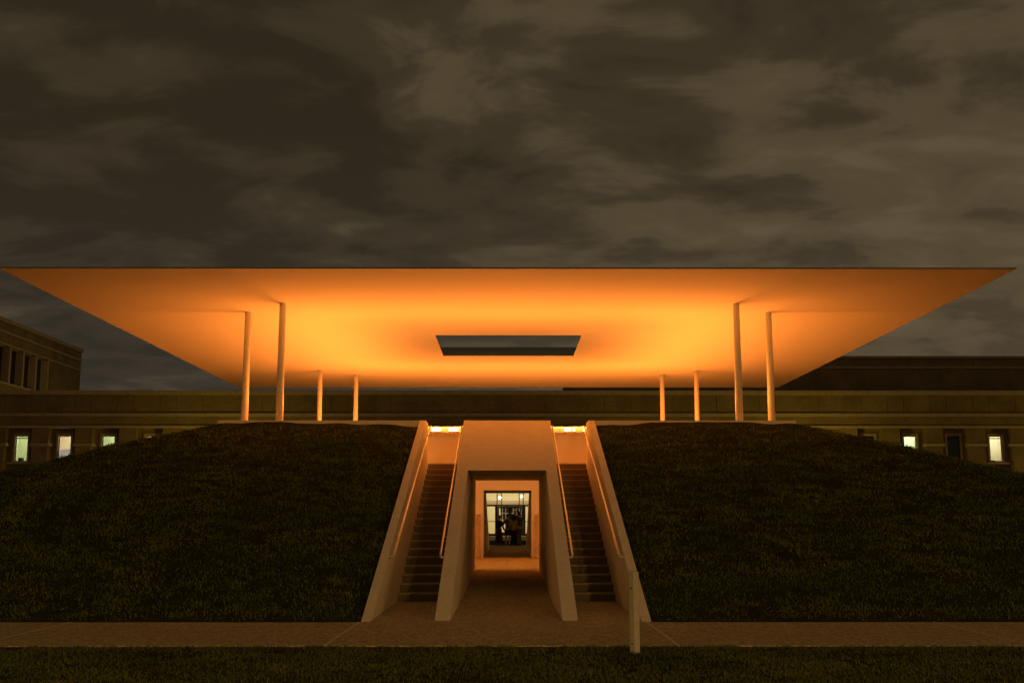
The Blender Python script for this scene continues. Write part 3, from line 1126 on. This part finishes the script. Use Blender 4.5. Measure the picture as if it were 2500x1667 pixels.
tw('wall', 0, 0.3, 54.6, 74.2, 15.72, 17.45, 'brick')
tw('wall', 0, 0.3, 54.6, 74.2, -0.2, 12.62, 'brick')
tw('wall', 0, 0.3, 66.75, 74.2, 12.62, 15.72, 'brick')
tw('wall', 0, 0.3, 54.6, 55.5, 12.62, 15.72, 'brick')
tw('end_wall', 0.3, 18, 73.9, 74.2, -0.2, 17.45, 'brick')
tw('end_wall', 0.3, 18, 54.6, 54.9, -0.2, 17.45, 'brick')
tw('cornice', -0.15, 18.2, 54.4, 74.35, 17.452, 17.80, 'stone', 0.03)
tw('stone_band', -0.08, -0.002, 54.5, 74.25, 16.60, 16.78, 'stone')
tw('stone_band', -0.08, -0.002, 54.5, 74.25, 15.64, 15.80, 'stone')
tw('sill', -0.10, 0.68, 55.4, 66.8, 12.46, 12.64, 'stone')
tw('lintel', 0.3, 0.66, 55.5, 66.75, 15.60, 15.72, 'stone')
for k in range(5):
    y = 58.46 - 2.65 + 2.65 * k
    tw('fin', -0.03, 0.66, y - 0.17, y + 0.17, 12.645, 15.60, 'stone')
    if k < 4:
        tw('pane', 0.60, 0.64, y + 0.172, y + 2.65 - 0.172, 12.645, 15.60, 'darkpane')
yy = [56.0, 58.6, 61.0, 63.7, 66.5, 70.3, 74.15]
for a, b_ in zip(yy, yy[1:]):
    tw('brick_panel', -0.045, -0.002, a + 0.02, b_ - 0.02, 16.79, 17.44, 'brick')


# ------------------------------------------------------------------ unseen street lamps, added for the campus light on building, walls and path
def added_street_lamp(x, y, h, watts, label, col):
    o = empty('added_street_lamp', label, 'street lamp', 'added campus street lamps', loc=(x, y, gz(y) - 0.03))
    MB().tube([(0, 0, 0), (0, 0, 0.3), (0, 0, 0.32), (0, 0, h)], [0.09, 0.09, 0.05, 0.04], 12).build('pole', MT['black'], o, smooth=True)
    MB().tube([(0, 0, h + 0.26), (0, 0, h + 0.33)], [0.20, 0.05], 16).build('cap', MT['black'], o)
    MB().tube([(0, 0, h), (0, 0, h + 0.25)], [0.10, 0.15], 14).build('lantern', MT['streetlens'], o)
    point_lamp('lamp', o, (0, 0, h - 0.08 + 0.1), watts, col, 0.3).location.z = h + 0.12
    return o


# ------------------------------------------------------------------ people
def skin_obj(name, nodes, edges, m, parent, sub=2, root=0):
    me = bpy.data.meshes.new(name)
    me.from_pydata([n[0] for n in nodes], edges, [])
    me.materials.append(m)
    o = bpy.data.objects.new(name, me)
    COL.objects.link(o)
    o.parent = parent
    md = o.modifiers.new('skin', 'SKIN')
    md.use_smooth_shade = True
    sv = me.skin_vertices[0].data
    for i, n in enumerate(nodes):
        rr = n[1]
        sv[i].radius = rr if isinstance(rr, tuple) else (rr, rr)
        sv[i].use_root = (i == root)
    s2 = o.modifiers.new('subsurf', 'SUBSURF')
    s2.levels = s2.render_levels = sub
    return o


def person(label, x, y, h, rz, skin, hair, top, legs, shoes, skirt=None, bare=False, arms=((0.10, 0.0), (0.10, 0.0)), longhair=False, sleeve=0.5, lean=0.0):
    """figure of height h facing +y before rotation; arms: (spread, forward reach) for left and right"""
    k = h / 1.75
    o = empty('person', label, 'person', 'people by the lit doors', loc=(x, y, 0.20), rz=rz)
    o.scale = (k, k, k)
    hipz, shz = 0.93, 1.43
    nodes = [((0, 0, 0.97), (0.15, 0.105)), ((0, 0.0, 1.15), (0.125, 0.09)), ((0, 0.0, 1.33), (0.15, 0.10)), ((0, 0, 1.45), (0.075, 0.065)), ((0, 0.01, 1.52), (0.052, 0.055)),
             ((0, 0.02, 1.58), (0.065, 0.075)), ((0, 0.025, 1.66), (0.072, 0.09)), ((0, 0.015, 1.73), (0.045, 0.06))]
    edges = [(0, 1), (1, 2), (2, 3), (3, 4), (4, 5), (5, 6), (6, 7)]
    paths = {}
    for s, (sp, fw) in zip((-1, 1), arms):
        b = len(nodes)
        sh = Vector((s * 0.185, 0, 1.40))
        el = sh + Vector((s * (0.03 + sp * 0.6), fw * 0.3, -0.28))
        wr = el + Vector((s * (sp * 0.1) - s * 0.10 * abs(fw) * 2, 0.05 + fw * 0.9, -0.24 + 0.34 * fw))
        hd = wr + (wr - el).normalized() * 0.09
        nodes += [(tuple(sh), 0.056), (tuple(el), 0.042), (tuple(wr), 0.029), (tuple(hd), (0.035, 0.02)), (tuple(hd + (hd - wr) * 0.8), (0.02, 0.012))]
        edges += [(2, b), (b, b + 1), (b + 1, b + 2), (b + 2, b + 3), (b + 3, b + 4)]
        paths[('arm', s)] = (sh, el, wr)
    for s in (-1, 1):
        b = len(nodes)
        nodes += [((s * 0.09, 0, 0.88), 0.085), ((s * 0.095, 0.015, 0.50), 0.055), ((s * 0.10, -0.01, 0.30), 0.052), ((s * 0.10, -0.02, 0.09), 0.036), ((s * 0.105, 0.06, 0.035), (0.04, 0.03)), ((s * 0.11, 0.14, 0.028), (0.038, 0.022))]
        edges += [(0, b), (b, b + 1), (b + 1, b + 2), (b + 2, b + 3), (b + 3, b + 4), (b + 4, b + 5)]
    skin_obj('body', nodes, edges, skin, o)
    # nose and ears belong to the head
    MB().ball((0, 0.112, 1.635), 0.016, 8, 6, sz=(0.8, 1, 1.3)).build('nose', skin, o, smooth=True)
    for s in (-1, 1):
        MB().ball((s * 0.075, 0.02, 1.635), 0.026, 8, 6, sz=(0.4, 0.8, 1.2)).build('ear', skin, o, smooth=True)
    # hair
    hm = MB().ball((0, -0.005, 1.685), 0.098, 16, 10, sz=(0.92, 1.05, 0.88))
    if longhair:
        hm.ball((0, -0.06, 1.53), 0.10, 14, 9, sz=(1.25, 0.62, 1.7))
    else:
        hm.ball((0, -0.055, 1.62), 0.07, 12, 8, sz=(1.05, 0.75, 0.9))
    hm.build('hair', hair, o, smooth=True)
    # top
    tn = [((0, 0, 0.90), (0.165, 0.125)), ((0, 0, 1.12), (0.145, 0.112)), ((0, 0, 1.33), (0.172, 0.122)), ((0, 0, 1.455), (0.085, 0.078))]
    te = [(0, 1), (1, 2), (2, 3)]
    for s in (-1, 1):
        sh, el, wr = paths[('arm', s)]
        b = len(tn)
        end = sh.lerp(el, min(1, sleeve * 2)) if sleeve <= 0.5 else el
        tn += [(tuple(sh), 0.072), (tuple(end), 0.062)]
        te += [(2, b), (b, b + 1)]
        if sleeve > 0.5:
            tn.append((tuple(el.lerp(wr, 0.92)), 0.045))
            te.append((b + 1, b + 2))
    skin_obj('top', tn, te, top, o)
    # skirt or trousers
    if skirt:
        z0, r0 = skirt
        mbs = MB()
        seg, rows = 28, 7
        pts = []
        for i in range(rows):
            f = i / (rows - 1)
            zz = 1.0 + (z0 - 1.0) * f
            for q in range(seg):
                t = 2 * math.pi * q / seg
                rr = (0.155 + (r0 - 0.155) * f ** 0.9) * (1 + 0.06 * f * math.sin(t * 7))
                pts.append((rr * math.cos(t), rr * 0.82 * math.sin(t), zz))
        fs = [(i * seg + q, i * seg + (q + 1) % seg, (i + 1) * seg + (q + 1) % seg, (i + 1) * seg + q) for i in range(rows - 1) for q in range(seg)]
        mbs.poly(pts, fs)
        mbs.build('skirt', legs, o, smooth=True)
    else:
        zend = 0.52 if bare else 0.06
        pn = [((0, 0, 0.96), (0.165, 0.122))]
        pe = []
        for s in (-1, 1):
            b = len(pn)
            pn += [((s * 0.09, 0, 0.84), 0.105), ((s * 0.096, 0.01, 0.54), 0.082 if not bare else 0.095)]
            pe += [(0, b), (b, b + 1)]
            if not bare:
                pn += [((s * 0.10, -0.01, 0.28), 0.066), ((s * 0.10, -0.015, zend), 0.058)]
                pe += [(b + 1, b + 2), (b + 2, b + 3)]
        skin_obj('shorts' if bare else 'trousers', pn, pe, legs, o)
    for s in (-1, 1):
        MB().ball((s * 0.107, 0.06, 0.04), 0.06, 12, 8, sz=(0.8, 2.1, 0.72)).build('shoe', shoes, o, smooth=True)
    return o


sk = mat('skin', (0.50, 0.32, 0.23), 0.6, var=0.03)
sk2 = mat('skin_tan', (0.36, 0.22, 0.15), 0.6, var=0.03)
person('person in a black top and long dark red skirt standing apart on the left', -0.45, 25.5, 1.57, math.radians(-40), sk, mat('ginger_hair', (0.42, 0.13, 0.06), 0.7, var=0.2, scale=60),
       mat('black_cloth', (0.012, 0.012, 0.014), 0.9, var=0.1), mat('maroon_cloth', (0.05, 0.010, 0.014), 0.9, var=0.1), mat('black_shoe', (0.012, 0.011, 0.010), 0.6, var=0.1),
       skirt=(0.14, 0.27), sleeve=0.6, arms=((0.08, 0.1), (0.06, 0.1)))
person('person in a grey top and dark shorts with bare legs', 0.0, 25.7, 1.66, math.radians(-25), sk, mat('dark_hair', (0.045, 0.035, 0.05), 0.6, var=0.2, scale=60),
       mat('grey_cloth', (0.13, 0.12, 0.11), 0.9, var=0.1), mat('dark_denim', (0.022, 0.018, 0.022), 0.9, var=0.1), bpy.data.materials['black_shoe'],
       bare=True, arms=((0.16, 0.1), (0.10, 0.15)))
person('long-haired person in a yellow-green top and black trousers', 0.31, 25.35, 1.62, math.radians(10), sk2, mat('black_hair', (0.018, 0.012, 0.010), 0.55, var=0.2, scale=60),
       mat('lime_cloth', (0.30, 0.34, 0.03), 0.9, var=0.1), mat('black_trouser', (0.010, 0.010, 0.012), 0.9, var=0.1), bpy.data.materials['black_shoe'],
       longhair=True, arms=((0.05, 0.2), (0.06, 0.3)))
person('tall person in a dark shirt and khaki trousers on the right', 0.58, 25.5, 1.78, math.radians(45), sk2, mat('brown_hair', (0.035, 0.025, 0.018), 0.6, var=0.2, scale=60),
       mat('charcoal_shirt', (0.045, 0.045, 0.045), 0.9, var=0.1), mat('khaki_cloth', (0.13, 0.10, 0.055), 0.9, var=0.1), bpy.data.materials['black_shoe'],
       arms=((0.10, 0.25), (0.12, 0.3)))
person('white-haired person mostly hidden behind the long-haired one', 0.40, 26.2, 1.88, math.radians(190), sk, mat('white_hair', (0.85, 0.83, 0.78), 0.7, var=0.08, scale=60),
       mat('grey_shirt', (0.06, 0.06, 0.06), 0.9, var=0.1), bpy.data.materials['black_trouser'], bpy.data.materials['black_shoe'], sleeve=0.6)

added_street_lamp(-19.0, 40.2, 3.2, STREET_WATTS, 'unseen street lamp added behind the mound near the left windows', STREET)
added_street_lamp(9.0, 39.0, 3.2, STREET_WATTS * 0.35, 'unseen street lamp added behind the mound beside the lit doors', STREET)
added_street_lamp(20.0, 40.2, 3.2, STREET_WATTS, 'unseen street lamp added behind the mound near the right windows', STREET)
added_street_lamp(43.0, 39.5, 3.2, STREET_WATTS, 'unseen street lamp added on the lawn beyond the right edge of the picture', STREET)
added_street_lamp(-31.0, 60.0, 7.0, STREET_WATTS * 0.8, 'tall unseen street lamp added behind the low building to light the tower wing', STREET)
added_street_lamp(7.0, -46.0, 5.2, PATH_WATTS, 'unseen street lamp added behind the photographer', PATHC)
added_street_lamp(-13.0, -45.0, 5.2, PATH_WATTS, 'unseen street lamp added behind the photographer on the left side of the lawn', PATHC)
added_street_lamp(24.0, -43.0, 5.2, PATH_WATTS, 'unseen street lamp added behind the photographer at the right end of the lawn', PATHC)
